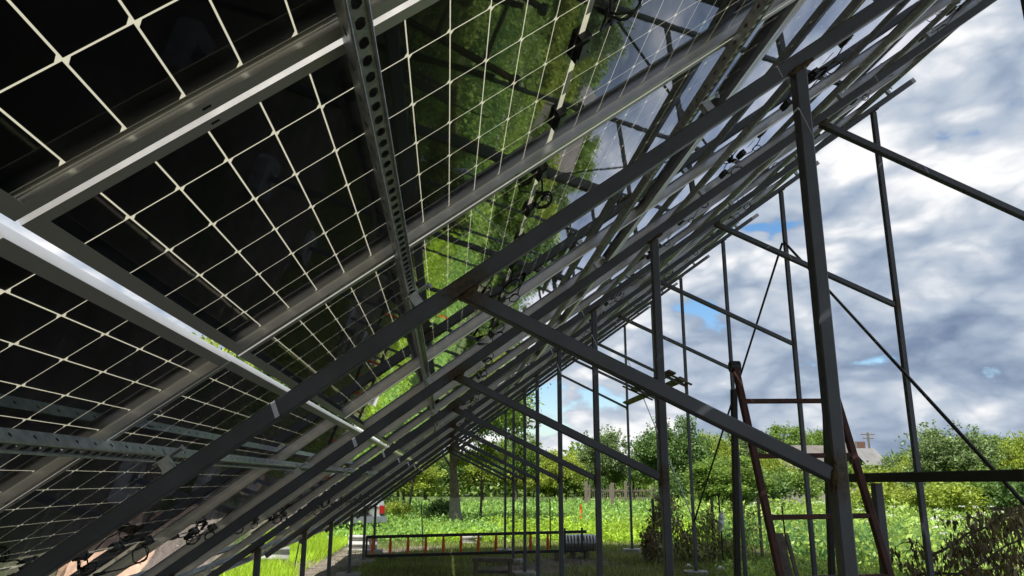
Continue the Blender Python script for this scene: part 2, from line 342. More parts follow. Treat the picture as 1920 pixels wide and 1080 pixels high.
for k in range(1, NT+1):
    y = YK(k); root = empty('steel_truss', (XM, y, 0)); tag(root, TL[k-1], 'steel truss', 'steel trusses carrying the panels')
    s1 = 6.19+random.uniform(-.05, .05); s0 = -2.53+random.uniform(-.03, .03); q = 0.055/2
    mb = MB(); mb.bar(pl(s0, y), pl(s1, y), 0.05, 0.058); rel(mb.build('rafter', M_STEEL, None, origin=pl(B1S+.01, y-.02, -.02)), root)
    for nm, x in (('M', XM), ('R', XR), ('F', XF)):
        x += dX.get((nm, k), 0); top = ZR+x*SA/CA-0.058/2/CA-.004
        mb = MB(); mb.bar((x, y, 0.083), (x, y, top), 0.052, 0.052)
        zo = {'M': B1Z, 'R': B2Z, 'F': top}[nm]
        p = rel(mb.build('post', M_STEEL, None, origin=(x-.02, y-.02, zo)), root)
        f = link('concrete_footing', FOOT, root); f.location = (x-XM, 0, 0); f.rotation_euler.z = random.uniform(-.2, .2)
        b = link('base_plate', PLATE, root); b.location = (x-XM, 0, 0)
        for dx in (-.02, .02): put_weld(root, (x+dx, y-.028, top+.003+dx*SA/CA), (CA, 0, SA), k+int(dx*50))
    for sb, xp, zp in ((B1S, XM+dX.get(('M', k), 0), B1Z), (B2S, XR+dX.get(('R', k), 0), B2Z)):
        a = pl(sb, y, -.03); e = Vector((xp-.026, y, zp)); d = (e-a).normalized()
        mb = MB(); mb.bar(a-d*.0, e, 0.05, 0.05); rel(mb.build('brace', M_STEEL, None, origin=a), root)
        put_weld(root, e+Vector((.004, -.024, .005)), (0.05, 0, 1), k+1); put_weld(root, e+Vector((-.005, -.024, -.02)), (0.2, 0, 1), k+2)
        put_weld(root, a+Vector((.01, -.026, .0)), (CA, 0, SA), k+3)

# ------------------------------------------------------------------ perforated purlins
PLEN = NT*S+1.9; PY0 = -0.35
def perforated(mb, o, A, B, n, pitch, w, hl, hw, c):
    for i in range(n):
        ctr = o+A*(pitch*(i+.5))+B*(w/2); q = lambda a, b: ctr+A*a+B*b; P, V = pitch/2, w/2
        mb.add([q(-P,-V),q(P,-V),q(P,V),q(-P,V),q(-hl+c,-hw),q(hl-c,-hw),q(hl,-hw+c),q(hl,hw-c),q(hl-c,hw),q(-hl+c,hw),q(-hl,hw-c),q(-hl,-hw+c)],
               [(0,1,5,4),(1,2,7,6),(2,3,9,8),(3,0,11,10),(1,6,5),(2,8,7),(3,10,9),(0,4,11)])
def channel_mesh():
    mb = MB(); n = int(PLEN/0.1)*2; Y = Vector((0, 1, 0)); hN = NB-0.075
    V = lambda a, b: Vector((a, 0, b))
    perforated(mb, V(-.033, .003), Y, V(1, 0), n, .05, .028, .0145, .0085, .006)          # slotted floor between two rolled lips
    perforated(mb, V(0, .002), Y, V(0, 1), n//2, .10, hN-.002, .0075, .0055, .005)         # side up the slope
    perforated(mb, V(-.038, .002), Y, V(0, 1), n//2, .10, hN-.002, .012, .0045, .004)      # side down the slope
    L = n*.05
    for x in (-.0355, -.0025):
        mb.tube([(x, 0, .0022), (x, L, .0022)], .0030, 6)
    mb.add([V(-.038, hN), V(-.038, hN)+Y*L, V(.0, hN)+Y*L, V(.0, hN)], [(0, 1, 2, 3)])
    return mb.mesh('channel', M_GALV)
CHAN = channel_mesh()
cl = MB(); cl.box((-.019, 0, -.0235), (.034, .040, .044)); cl.box((.0, 0, -.0025), (.10, .045, .004)); cl.box((.0035, 0, .012), (.004, .045, .028))
CLAMP = cl.mesh('clamp', M_GALV)
bo = MB(); bo.tube([(.05, 0, -.018), (.05, 0, .006)], .0045, 8); bo.tube([(.05, 0, -.012), (.05, 0, -.006)], .009, 6); BOLT = bo.mesh('bolt', M_BOLT)
PUR = [(-2.45, 'lower', 'lowest'), (-1.065, 'upper', 'lowest'), (-0.097, 'lower', 'second'), (1.255, 'upper', 'second'), (2.19, 'lower', 'third'), (3.54, 'upper', 'third'), (4.47, 'lower', 'topmost'), (5.82, 'upper', 'topmost')]
for sp, a, b in PUR:
    root = empty('purlin'); p = pl(sp, PY0, 0.075)
    root.matrix_world = Matrix.Translation(p) @ NEWROT.to_4x4()
    tag(root, f'perforated galvanised channel purlin, the {a} of two under the {b} row of panels', 'purlin', 'perforated purlins along the row')
    link('channel', CHAN, root)
    for k in range(1, NT+1):
        c = link('clamp', CLAMP, root); c.location = (0, YK(k)-PY0, 0)
        bb = link('bolt', BOLT, c)

# ------------------------------------------------------------------ solar panels
CW, CH, GU, GV, MID = 0.1806, 0.0898, 0.0048, 0.0031, 0.020
MU = (PW-6*CW-5*GU)/2; MV = (PL_-24*CH-22*GV-MID)/2
def frame_mesh():
    prof = [(0, 0), (.028, 0), (.028, .0018), (.0022, .0018), (.0022, .0285), (.005, .0285), (.005, .0295), (.0035, .0295), (.0035, .0345), (.011, .0345), (.011, .0357), (0, .0357)]
    mb = MB(); n = len(prof); vs = []
    for d, z in prof: vs += [(d, d, z), (PL_-d, d, z), (PL_-d, PW-d, z), (d, PW-d, z)]
    fs = []
    for i in range(n):
        j = (i+1) % n
        for q in range(4): fs.append((i*4+q, i*4+(q+1) % 4, j*4+(q+1) % 4, j*4+q))
    mb.add(vs, fs); return mb.mesh('frame', M_ALU)
FRAME = frame_mesh()
gm = MB(); gm.add([(.0035, .0035, .0310), (.0035, PW-.0035, .0310), (PL_-.0035, PW-.0035, .0310), (PL_-.0035, .0035, .0310)], [(0, 1, 2, 3)]); GLASS = gm.mesh('glass', M_GLASS)
gm = MB(); gm.add([(.0036, .0036, .0337), (.0036, PW-.0036, .0337), (PL_-.0036, PW-.0036, .0337), (PL_-.0036, .0036, .0337)], [(0, 1, 2, 3)]); GRID = gm.mesh('white_grid', M_GRID)
def cell_into(mb, x, y):
    c = .008; a, b = CH, CW; p = [(c, 0), (a, 0), (a, b-c*1.3), (a-c, b), (0, b), (0, c*1.3)]; z0, z1 = .0322, .0330
    mb.add([(x+u, y+v, z) for z in (z0, z1) for u, v in p], [(5, 4, 3, 2, 1, 0), (6, 7, 8, 9, 10, 11)]+[(i, (i+1) % 6, 6+(i+1) % 6, 6+i) for i in range(6)])
cm = MB(); cell_into(cm, 0, 0); CELL = cm.mesh('cell', M_CELL)
def cell_pos():
    for h in range(2):
        for i in range(12):
            x = MV+(12*CH+11*GV+MID)*h+i*(CH+GV)
            for j in range(6): yield x, MU+j*(CW+GU)
cg = MB()
for x, y in cell_pos(): cell_into(cg, x, y)
CGRID = cg.mesh('cell_grid', M_CELL)
XMID = PL_/2
jb = MB(); jb.box((XMID, 0, .0215), (.030, .105, .018)); jb.box((XMID, 0, .012), (.022, .07, .006)); jb.box((XMID+.012, .03, .016), (.014, .02, .012)); JB = jb.mesh('junction_box', M_BLACK)
st = MB(); st.box((XMID, 0, .0303), (.016, .12, .0006)); STICK = st.mesh('sticker', M_STICK)
sl = MB(); sl.box((0, 0, -.0002), (.014, .005, .001)); SLOT = sl.mesh('drain_slot', M_BLACK)
def cable_mesh(seed):
    q = random.Random(seed); mb = MB(); pts = []; r = q.uniform(.028, .048); turns = q.choice([1.3, 1.7, 2.3]); tilt = q.uniform(-.6, .6); droop = q.uniform(.5, 1.0)
    c = Vector((q.uniform(-.05, .05), q.uniform(.10, .17), -r*.75)); n = int(turns*16)
    pts.append(Vector((0, .04, .014))); pts.append(Vector((c.x*.3, .07, .004)))
    for i in range(n+1):
        a = i/16*2*math.pi+math.pi*.4; k = 1+.08*math.sin(i*1.7+seed)
        pts.append(c+Vector((math.cos(a)*r*k, math.cos(a)*r*tilt*.6+i*.0012, math.sin(a)*r*.8*droop*k)))
    e = pts[-1]; tail = [e+Vector((q.uniform(-.05, .05)*i, .06*i, -.008*i+.012*i*i)) for i in (1, 2)]
    pts += tail; mb.tube(pts, .0034, 6)
    d = (tail[1]-tail[0]).normalized(); mb.tube([tail[1]-d*.01, tail[1], tail[1]+d*.045, tail[1]+d*.05], [.005, .0085, .0085, .006], 7)
    return mb.mesh('cable', M_RUBBER, True)
CABLES = [cable_mesh(i) for i in range(6)]
RN = ['lowest', 'second', 'third', 'topmost']
NCOL = 16
rc = random.Random(3)
for r, s0 in enumerate(ROWS):
    for c in range(-1, NCOL):  # first column is out of view behind the camera, added to darken the rafters
        y0 = J2+(c-2)*PITCHY+(PITCHY-PW)/2+rc.uniform(-.002, .002)
        root = empty('solar_panel'); tilt = Matrix.Rotation(rc.uniform(-.0012, .0012), 3, 'Y') @ Matrix.Rotation(rc.uniform(-.0015, .0015), 3, 'X')
        root.matrix_world = Matrix.Translation(pl(s0+rc.uniform(-.003, .003), y0, NB+.0008)) @ (NEWROT @ tilt).to_4x4()
        if c < 0: tag(root, f'black glass solar panel of the {RN[r]} row, unseen behind the camera, added to shade the steel', 'solar panel', 'solar panels of the array')
        else: tag(root, f'black glass solar panel in the {RN[r]} row up the slope, {ORD[c]} from the camera', 'solar panel', 'solar panels of the array')
        link('frame', FRAME, root); link('glass', GLASS, root); link('white_grid', GRID, root)
        near = (r < 2 and 0 <= c < 5) or (r == 2 and c in (2, 3, 4))
        if near:
            for x, y in cell_pos():
                o = link('cell', CELL, root); o.location = (x, y, 0)
            for sx in (.30, .98, 1.6):
                for sy in (.014, PW-.014):
                    d = link('drain_slot', SLOT, root); d.location = (sx, sy, 0)
        else:
            kind(link('cell_grid', CGRID, root), 'stuff')
        for j, yy in enumerate((.19, PW/2, PW-.19)):
            b = link('junction_box', JB, root); b.location = (0, yy, 0)
            if j != 1 and 0 <= c < 14 and not (r == 1 and c < 3 and j == 2):
                ca = link('cable', CABLES[rc.randrange(6)], root); ca.location = (XMID, yy, 0)
                if j == 2: ca.rotation_euler.z = math.pi
        for yy in (.38, .75):
            b = link('sticker', STICK, root); b.location = (0, yy, 0)

# ------------------------------------------------------------------ cross bracing rods between the rear posts
def rod(p0, p1, r, label, nm='bracing_rod', m=M_DARKSTEEL):
    o = MB().tube([p0, p1], r, 8).build(nm, m, None, True); tag(o, label, 'bracing rod', 'diagonal bracing rods'); return o
ZB = lambda X: pl(B2S, 0, -.03).z+(X-2.626)*((B2Z-pl(B2S, 0, -.03).z)/(XR-2.626))
xr = XR-.03
rod((xr, YK(4)-.03, at(1476, 455, YK(4)).z), (xr, YK(2)+.03, 0.74), .017, 'long dark diagonal rod running down to the right beside the nearest thick post')
rod((xr, YK(4)+.03, at(1476, 455, YK(4)).z), (xr, YK(6)-.03, at(1312, 978, YK(6)).z), .015, 'dark diagonal rod slanting down left from the fourth rear post')
rod((xr-.08, YK(8)-.03, at(1173, 665, YK(8)).z), (xr, YK(6)+.03, at(1308, 972, YK(6)).z), .011, 'thin grey diagonal rod in the distance meeting the dark rod at a post', m=M_GALV)

# scaffold planks laid across the far braces
def plank(x, y0, y1, w, label, dz=0.0):
    o = MB().bar((x, y0, ZB(x)+.055+dz), (x, y1, ZB(x)+.055+dz), w, .035, side=(1, 0, -.45), c=.004).build('scaffold_plank', M_WOODGREY)
    tag(o, label, 'plank', 'scaffold planks on the braces')
plank(4.30, YK(6)-.12, YK(8)+.1, .15, 'weathered scaffold plank on the far braces, right against the rear posts')
plank(4.06, YK(6)-.25, YK(7)+.5, .15, 'weathered scaffold plank on the far braces, left beside its twin')
for yy, lb in ((YK(6)-.10, 'short dark cross piece under the near ends of the scaffold planks'), (YK(7)+.42, 'short pale cross piece under the far ends of the scaffold planks')):
    o = MB().bar((3.80, yy, ZB(3.80)+.02), (4.46, yy, ZB(4.46)+.02), .06, .03, c=.003).build('cross_piece', M_WOODGREY); tag(o, lb, 'timber', 'scaffold cross pieces')

# ------------------------------------------------------------------ rusty step ladder behind the nearest post
def step_ladder():
    tl, tr_ = at(1379, 690, 4.30), at(1551, 690, 4.30)
    BE = .365; dirn = Vector((0, -math.sin(BE), -math.cos(BE))); ln = tl.z/math.cos(BE)
    root = empty('step_ladder', ((tl.x+tr_.x)/2, 4.3, 0)); tag(root, 'rusty red steel step ladder standing behind the thick nearest post', 'ladder')
    for p, fl in ((tl, -.012), (tr_, .0)):
        e = p+dirn*ln; e.x += fl
        rel(MB().bar(p, e, .036, .036, side=(1, 0, 0), c=.004).build('rail', M_RUSTRED), root)
        b = MB(); b.tube([p+Vector((-.028, .012, .01)), p+Vector((.028, .012, .01))], .034, 12); b.tube([p+Vector((-.034, .012, .01)), p+Vector((.034, .012, .01))], .012, 8)
        rel(b.build('hinge', M_DARKSTEEL), root)
        rel(MB().bar(p+Vector((0, .05, -.12)), Vector((p.x+fl*.3, 4.62, 0)), .034, .034, side=(1, 0, 0), c=.004).build('leg', M_DARKSTEEL), root)
    for q, py in enumerate((745, 852, 967, 1079)):
        k = (900-py)/1478; tb = math.tan(BE); z = (H+k*(4.3-tl.z*tb))/(1-k*tb); t = (tl.z-z)/math.cos(BE)
        a = tl+dirn*t; b = tr_+dirn*t; a.x += .014-.012*t/ln; b.x -= .014
        rel(MB().bar(a, b, .032, .026, side=(0, 1, 0), c=.003).build('rung', M_RUSTRED), root)
    for t in (1.55, 1.88, 2.2):
        if t < ln-.05:
            a = tl+dirn*t; b = tr_+dirn*t; rel(MB().bar(a, b, .032, .026, side=(0, 1, 0), c=.003).build('rung', M_RUSTRED), root)
step_ladder()

# black rail on a short post
rx = 2.36; root = empty('steel_rail', (rx, 4.14, 0)); tag(root, 'black steel rail on a short post, right of the thick nearest post', 'rail')
rel(MB().bar((rx, 4.55, H+.022), (rx, 1.7, H+.034), .05, .05, side=(1, 0, 0)).build('bar', M_DARKSTEEL), root)
for yy in (4.14, 1.95): rel(MB().bar((rx, yy, 0), (rx, yy, H-.006), .048, .048, side=(1, 0, 0)).build('post', M_STEEL if yy > 3 else M_DARKSTEEL), root)

# ------------------------------------------------------------------ long ladder lying on edge under the array
def long_ladder():
    y = 16.45; x0, x1 = gx(695, y), gx(1098, y); z0 = .10; w = .37; sl = .022
    root = empty('long_ladder', ((x0+x1)/2, y, 0)); tag(root, 'long black ladder with orange rungs lying on its side under the array', 'ladder')
    Z = lambda x, t: z0+(x-x0)*sl+w*t
    for t in (0, 1): rel(MB().bar((x0, y, Z(x0, t)), (x1, y, Z(x1, t)), .05, .06, c=.006).build('rail', M_DARKSTEEL), root)
    n = 13
    for i in range(n):
        x = x0+.10+(x1-x0-.2)*i/(n-1)
        if i >= 11: rel(MB().bar((x, y, Z(x, 0)-.06), (x, y, Z(x, 1)+.08), .03, .04).build('bracket', M_DARKSTEEL), root)
        else:
            mb = MB(); mb.tube([(x, y, Z(x, .06)), (x, y, Z(x, .3)), (x, y, Z(x, .5)), (x, y, Z(x, .7)), (x, y, Z(x, .94))], [.022, .028, .034, .028, .022], 8)
            rel(mb.build('rung', M_ORANGE), root)
    rel(MB().bar((x0-.02, y, Z(x0, -.08)), (x0-.02, y, Z(x0, 1.08)), .03, .04).build('bracket', M_DARKSTEEL), root)
    for xx in (x0+.5, x1-.6):
        rel(MB().box((xx, y+.02, (Z(xx, 0)-.03)/2), (.16, .1, Z(xx, 0)-.035)).build('block', M_WOODGREY), root)
long_ladder()
def duct():
    y = 16.95; x0, x1 = gx(1056, y), gx(1113, y); c = .31; mb = MB(); pts = []; rad = []
    n = 48
    for i in range(n+1): pts.append((x0+(x1-x0)*i/n, y, c)); rad.append(.175+.009*math.sin(i*1.3)+(.02 if i in (22, 23) else 0))
    mb.tube(pts, rad, 20, cap=False); pts2 = pts[::-1]; mb.tube(pts2, [r-.006 for r in rad[::-1]], 20, cap=False)
    o = mb.build('metal_duct', M_DUCT, None, True); tag(o, 'ribbed galvanised duct pipe at the right end of the long ladder', 'pipe')
    mb = MB(); mb.box((x0+.18, y, .065), (.08, .3, .13)); mb.box((x1-.2, y, .065), (.08, .3, .13)); b = mb.build('duct_block', M_WOODGREY); b.parent = o; b.name = 'block'
duct()
def trestle():
    y = 13.3; x0, x1 = gx(888, y), gx(962, y); root = empty('trestle', ((x0+x1)/2, y, 0)); tag(root, 'low dark wooden trestle on the shaded grass', 'trestle')
    rel(MB().bar((x0, y, .33), (x1, y, .32), .22, .06, side=(0, 1, 0)).build('top', M_WOODGREY), root)
    for x in (x0+.06, x1-.05):
        for s in (-1, 1): rel(MB().bar((x, y+s*.07, .31), (x+random.uniform(-.02, .02), y+s*.15, 0), .05, .05).build('leg', M_WOODGREY), root)
    rel(MB().bar((x0+.06, y, .14), (x1-.05, y, .13), .04, .05).build('stretcher', M_WOODGREY), root)
trestle()
def slate(px0, px1, Y, h, waves, label):
    x0, x1 = gx(px0, Y), gx(px1, Y); mb = MB(); n = waves*10; vs = []
    for th in (0, .008):
        for i in range(n+1):
            z = h*i/n; yy = Y+.028*math.sin(i/10*2*math.pi)+th+z*.15
            vs += [(x0, yy, z+.02), (x1, yy+.05, z)]
    m = (n+1)*2; fs = []
    for i in range(n):
        fs += [(2*i, 2*i+1, 2*i+3, 2*i+2), (m+2*i+2, m+2*i+3, m+2*i+1, m+2*i)]
        fs += [(2*i, 2*i+2, m+2*i+2, m+2*i), (2*i+3, 2*i+1, m+2*i+1, m+2*i+3)]
    fs += [(0, m, m+1, 1), (2*n, 2*n+1, m+2*n+1, m+2*n)]
    mb.add(vs, fs); o = mb.build('corrugated_sheet', M_SLATE, None, True); tag(o, label, 'corrugated sheet', 'corrugated sheets edging the lawn')
slate(455, 551, 15.6, .34, 2, 'grey corrugated sheet standing on edge at the lawn, left one')
slate(659, 712, 18.9, .33, 2, 'grey corrugated sheet standing on edge beside the long ladder')
slate(868, 905, 20.6, .22, 1, 'small grey corrugated sheet half hidden in crops behind the long ladder')

# ------------------------------------------------------------------ peeled boards lying in the sun at the foot of the array
def board(x, y, rz, L, w, label, lift=.03):
    q = random.Random(int(x*100+y*7)); mb = MB(); n = 10; top = []; bot = []
    for i in range(n+1):
        a = (i/n-.5)*L; ww = w*(.75+.25*q.random())*(1 if 0 < i < n else .7)
        for s in (-1, 1):
            top.append((a+q.uniform(-.02, .02), s*ww/2, lift+.03+q.uniform(-.006, .006))); bot.append((a, s*ww/2*.95, lift-.03))
    m = len(top); fs = []
    for i in range(n):
        fs += [(2*i, 2*i+2, 2*i+3, 2*i+1), (m+2*i, m+2*i+1, m+2*i+3, m+2*i+2), (2*i, m+2*i, m+2*i+2, 2*i+2), (2*i+1, 2*i+3, m+2*i+3, m+2*i+1)]
    fs += [(0, 1, m+1, m), (2*n, m+2*n, m+2*n+1, 2*n+1)]
    mb.add(top+bot, fs); o = mb.build('peeled_board', M_WOODPEACH); o.location = (x, y, 0); o.rotation_euler.z = rz
    tag(o, label, 'board', 'peeled boards on the ground')
board(-2.20, 7.15, 1.25, 1.2, .34, 'peach coloured peeled board mirrored in the lowest panels, nearest the camera')
board(-2.05, 8.75, 1.45, 1.3, .30, 'peach coloured peeled board mirrored in the lowest panels, farther one')
board(-2.55, 8.00, 1.1, 1.1, .36, 'peach coloured peeled board mirrored in the lowest panels, outermost one')
board(-1.72, 11.6, 1.5, 1.0, .25, 'narrow peeled board on the soil below the third truss')

# ------------------------------------------------------------------ leaves
def quads(name, P, m, parent=None):
    n = len(P)//4; me = bpy.data.meshes.new(name); me.vertices.add(n*4); me.vertices.foreach_set('co', np.ascontiguousarray(P, dtype=np.float32).ravel())
    me.loops.add(n*4); me.loops.foreach_set('vertex_index', np.arange(n*4, dtype=np.int32)); me.polygons.add(n)
    me.polygons.foreach_set('loop_start', np.arange(0, n*4, 4, dtype=np.int32)); me.polygons.foreach_set('loop_total', np.full(n, 4, dtype=np.int32))
    me.materials.append(m); me.update(calc_edges=True); me.validate(); return me
def unit(a): return a/np.maximum(np.linalg.norm(a, axis=1, keepdims=True), 1e-6)
def leaves(C, size, aspect=0.5, axis=None, spread=1.0, r=rng):
    """diamond leaves: root, side, tip, side; axis biases which way the tips point"""
    n = len(C); a = r.normal(size=(n, 3))*spread
    if axis is not None: a = a+axis
    a = unit(a); b = unit(np.cross(a, r.normal(size=(n, 3)))); s = np.asarray(size).reshape(-1, 1)*np.ones((n, 1))
    nrm = np.cross(a, b)
    mid = C+a*s*.45+nrm*s*.06; P = np.stack([C, mid+b*s*aspect*.5, C+a*s, mid-b*s*aspect*.5], 1)
    return P.reshape(-1, 3)
def blades(C, h, w, lean=.35, r=rng):
    n = len(C); h = np.asarray(h).reshape(-1, 1)*np.ones((n, 1)); an = r.uniform(0, 2*np.pi, n); d = np.stack([np.cos(an), np.sin(an), np.zeros(n)], 1)
    l = r.normal(size=(n, 3))*lean; l[:, 2] = 1; l = unit(l); t = C+l*h; w = np.asarray(w).reshape(-1, 1)
    m = C+l*h*.55-np.array([[0, 0, .0]]); return np.stack([C-d*w/2, C+d*w/2, t+d*w*.08, t-d*w*.08], 1).reshape(-1, 3)
def area(n, x0, x1, y0, y1, r=rng, fall=0):
    y = r.uniform(0, 1, n); y = y0+(y1-y0)*(y**(1+fall)); return np.stack([r.uniform(x0, x1, n), y, np.zeros(n)], 1)
def patchy(C, keep=.5, sc=1.1, ph=0.):
    v = np.sin(C[:, 0]*sc+ph)*np.sin(C[:, 1]*sc*.9+1.3*ph)+.6*np.sin(C[:, 0]*sc*2.7+2+ph)*np.sin(C[:, 1]*sc*2.3)+rng.normal(size=len(C))*.35
    return C[v > np.quantile(v, 1-keep)]
def stuff(name, P, m, label, cat):
    o = link(name, quads(name, P, m)); kind(o, 'stuff'); tag(o, label, cat); return o
# shaded turf under the array
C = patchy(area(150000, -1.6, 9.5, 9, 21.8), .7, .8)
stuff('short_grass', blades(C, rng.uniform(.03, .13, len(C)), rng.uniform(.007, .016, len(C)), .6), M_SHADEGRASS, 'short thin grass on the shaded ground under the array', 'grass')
C = area(16000, -3.2, 9.0, 6, 22); C[:, 2] = .012
stuff('ground_litter', leaves(C, rng.uniform(.015, .05, len(C)), .5, np.array([[.9, .3, .05]]), 1.0), M_LITTER, 'dry leaf litter and crumbs on the soil under the array', 'litter')
# lawn on the left
C = np.concatenate([area(110000, -9, -2.5, 13, 24), area(70000, -12, 0.2, 22, 34), area(3000, -4.2, -2.9, 6, 13)])
C = C[~((C[:, 0] > -2.9+.25*np.sin(C[:, 1]*2.3)) & (C[:, 1] > 14.0) & (C[:, 1] < 17.4) & (rng.uniform(size=len(C)) > .12))]
stuff('lawn', blades(C, rng.uniform(.08, .26, len(C)), rng.uniform(.007, .017, len(C)), .5), M_LAWN, 'tall bright green lawn grass left of the array', 'grass')
def field(name, x0, x1, y0, y1, row, gap, nl, h, rad, size, m, label, along='x', asp=.55):
    P = []
    rows = np.arange(y0, y1, row)
    for yr in rows:
        xs = np.arange(x0, x1, gap); k = len(xs)*nl
        bx = np.repeat(xs+rng.normal(size=len(xs))*gap*.2, nl); sc = np.repeat(rng.uniform(.6, 1.25, len(xs)), nl)
        C = np.stack([bx+rng.normal(size=k)*rad, yr+rng.normal(size=k)*rad*.8+.25*np.sin(bx*.5), np.abs(rng.normal(size=k))*h*.55*sc+.02], 1)
        C = C[C[:, 2] < h*1.3]; P.append(C)
    C = np.concatenate(P); out = np.stack([C[:, 0]*0, C[:, 1]*0, C[:, 0]*0+.5], 1)
    return stuff(name, leaves(C, rng.uniform(.6, 1.3, len(C))*size, asp, out), m, label, 'crops')
field('bright_crop', 1.5, 10.5, 23.4, 26.0, .6, .26, 46, .40, .15, .10, M_CROPY, 'bright yellow green crop rows just behind the far trusses')
field('leafy_crop', -3.0, 1.7, 21.2, 25.0, .6, .28, 42, .36, .16, .10, M_CROP, 'leafy green crop behind the long ladder')
field('potato_crop', -4.0, 10.4, 27.0, 36.0, .75, .33, 30, .30, .17, .125, M_CROP, 'green potato rows in the sunny field')
field('blue_green_crop', -6.0, 20.0, 37.0, 52.0, .9, .42, 26, .38, .22, .16, M_CROP, 'far green crop rows before the trees')
field('pale_crop', 3.0, 14.0, 30.5, 34.0, .8, .4, 10, .3, .14, .16, M_CROPY, 'pale green crop strip in the middle of the field')
C = area(7000, 11.0, 16.5, 19, 26); stuff('onion_bed', blades(C, rng.uniform(.3, .55, len(C)), rng.uniform(.012, .022, len(C)), .3), M_ONION, 'blue green upright leaves of a bed behind the weeds', 'crops')
C = area(7000, 7.6, 10.6, 15, 22.5); stuff('tall_green_grass', blades(C, rng.uniform(.35, .75, len(C)), rng.uniform(.010, .020, len(C)), .3), M_ONION, 'tall blue green grass behind the rusty ladder', 'grass')
def weeds(name, n, x0, x1, y0, y1, h, size, m, label, keep=.8):
    C = patchy(area(n, x0, x1, y0, y1), keep, .9); hh = h*(.45+.4*np.abs(np.sin(C[:, 0]*1.9)*np.sin(C[:, 1]*1.4)))
    C[:, 2] = rng.uniform(0, 1, len(C))**.7*hh; C = C[~((C[:, 0] > 9.0) & (C[:, 0] < 16.5) & (C[:, 1] > 24.6) & (C[:, 1] < 30.5))]; ax = np.zeros((len(C), 3)); ax[:, 2] = .3
    return stuff(name, leaves(C, rng.uniform(.5, 1.4, len(C))*size, .5, ax), m, label, 'weeds')
weeds('weeds', 42000, 7.2, 22, 10.5, 24, .95, .11, M_WEED, 'lush bright green weeds on the right')
weeds('low_weeds', 12000, -0.5, 7.5, 20.6, 23.2, .35, .10, M_CROPY, 'low yellow green weeds at the edge of the shade')
weeds('far_weeds', 26000, 10, 34, 24, 38, 1.1, .17, M_WEED, 'rank green weeds before the bushes on the right')
weeds('foreground_weeds', 9000, 4.6, 8.6, 8.5, 13.5, .55, .085, M_WEED, 'green weeds behind the withered branches')
C = area(70, 8.0, 17, 12, 23); P = []
for c in C:
    hz = rng.uniform(.65, 1.05); k = 22; q = np.stack([rng.normal(size=k)*.05, rng.normal(size=k)*.05, hz+rng.normal(size=k)*.008], 1)+c; P.append(q)
Q = np.concatenate(P); ax = np.zeros((len(Q), 3)); ax[:, 2] = 0
stuff('white_umbels', leaves(Q, .028, .9, ax), M_FLOWER, 'small white flower umbels above the weeds', 'flowers')

# ------------------------------------------------------------------ trees and shrubs
def tree_data(seed, h, rx, rz, zc, n, leaf, clumps, lm, trunk_r, limbs=7, wash=0.0, flat=.0, spiky=False):
    """meshes of one tree kind: trunk with limbs, crown of leaf clumps, optional whitewashed foot"""
    r = np.random.default_rng(seed); q = random.Random(seed)
    d = unit(r.normal(size=(clumps, 3))); d[:, 2] = np.where(d[:, 2] < -.35, -d[:, 2]*.5, d[:, 2]); rad = r.uniform(.25, 1, (clumps, 1))**.55
    lob = 1+.22*np.sin(np.arctan2(d[:, 1], d[:, 0])*3+seed)[:, None]*np.cos(d[:, 2:3]*4)
    cc = d*rad*lob*np.array([[rx, rx, rz]]); cc[:, 2] += zc
    per = r.dirichlet(np.ones(clumps)*3)*n; C = []
    for c, k in zip(cc, per):
        k = int(k)+1; cr = rx*r.uniform(.13, .26); e = r.normal(size=(k, 3))*cr*np.array([[.62, .62, .45]]); C.append(c+e)
    # twigs that break the outline
    for i in range(clumps//2):
        v = unit(r.normal(size=(1, 3)))[0]; v[2] = abs(v[2])*.9; b = np.array([v[0]*rx, v[1]*rx, zc+v[2]*rz]); k = 14 if not spiky else 26
        tt = r.uniform(0, 1, (k, 1)); C.append(b*(.92+.0*tt)+(v+np.array([0, 0, .5]))*tt*rx*(.22 if not spiky else .4)+r.normal(size=(k, 3))*rx*.02+np.array([0, 0, zc*.08]))
    C = np.concatenate(C); C = C[C[:, 2] > .25*h*.3]
    ax = unit(C-np.array([[0, 0, zc]]))*.5; ax[:, 2] -= .25
    crown = quads('crown', leaves(C, r.uniform(.6, 1.35, len(C))*leaf, .6, ax, 1.0, r), lm)
    mb = MB(); lean = Vector((q.uniform(-.06, .06), q.uniform(-.06, .06), 0)); top = zc+rz*.25; pts = [Vector((0, 0, -.1))]
    for i in range(1, 8): f = i/7; pts.append(lean*h*f+Vector((q.uniform(-1, 1)*trunk_r*.35, q.uniform(-1, 1)*trunk_r*.35, top*f)))
    zs = [trunk_r*(1.25 if i == 0 else 1-.75*i/7) for i in range(8)]; mb.tube(pts, zs, 9)
    for i in range(limbs):
        c = Vector(cc[q.randrange(clumps)].tolist()); f = q.uniform(.42, .8); p = pts[int(f*7)]; m = (p+c)/2+Vector((0, 0, -.06*h))
        mb.tube([p, m, c], [trunk_r*.42*(1.2-f), trunk_r*.26*(1.2-f), trunk_r*.08], 6)
    trunk = mb.mesh('trunk', M_BARK, True); washm = None
    if wash > 0:
        w = MB(); k = 3; wp = [pts[0].lerp(pts[1], .1), pts[0].lerp(pts[1], .5), pts[1], pts[1].lerp(pts[2], .6)] if wash > .5 else [pts[0].lerp(pts[1], .1), pts[1]]
        w.tube(wp, [trunk_r*1.27, trunk_r*1.18, trunk_r*1.0, trunk_r*.93][:len(wp)], 9, cap=False); washm = w.mesh('whitewash', M_WHITEWASH, True)
    return trunk, crown, washm
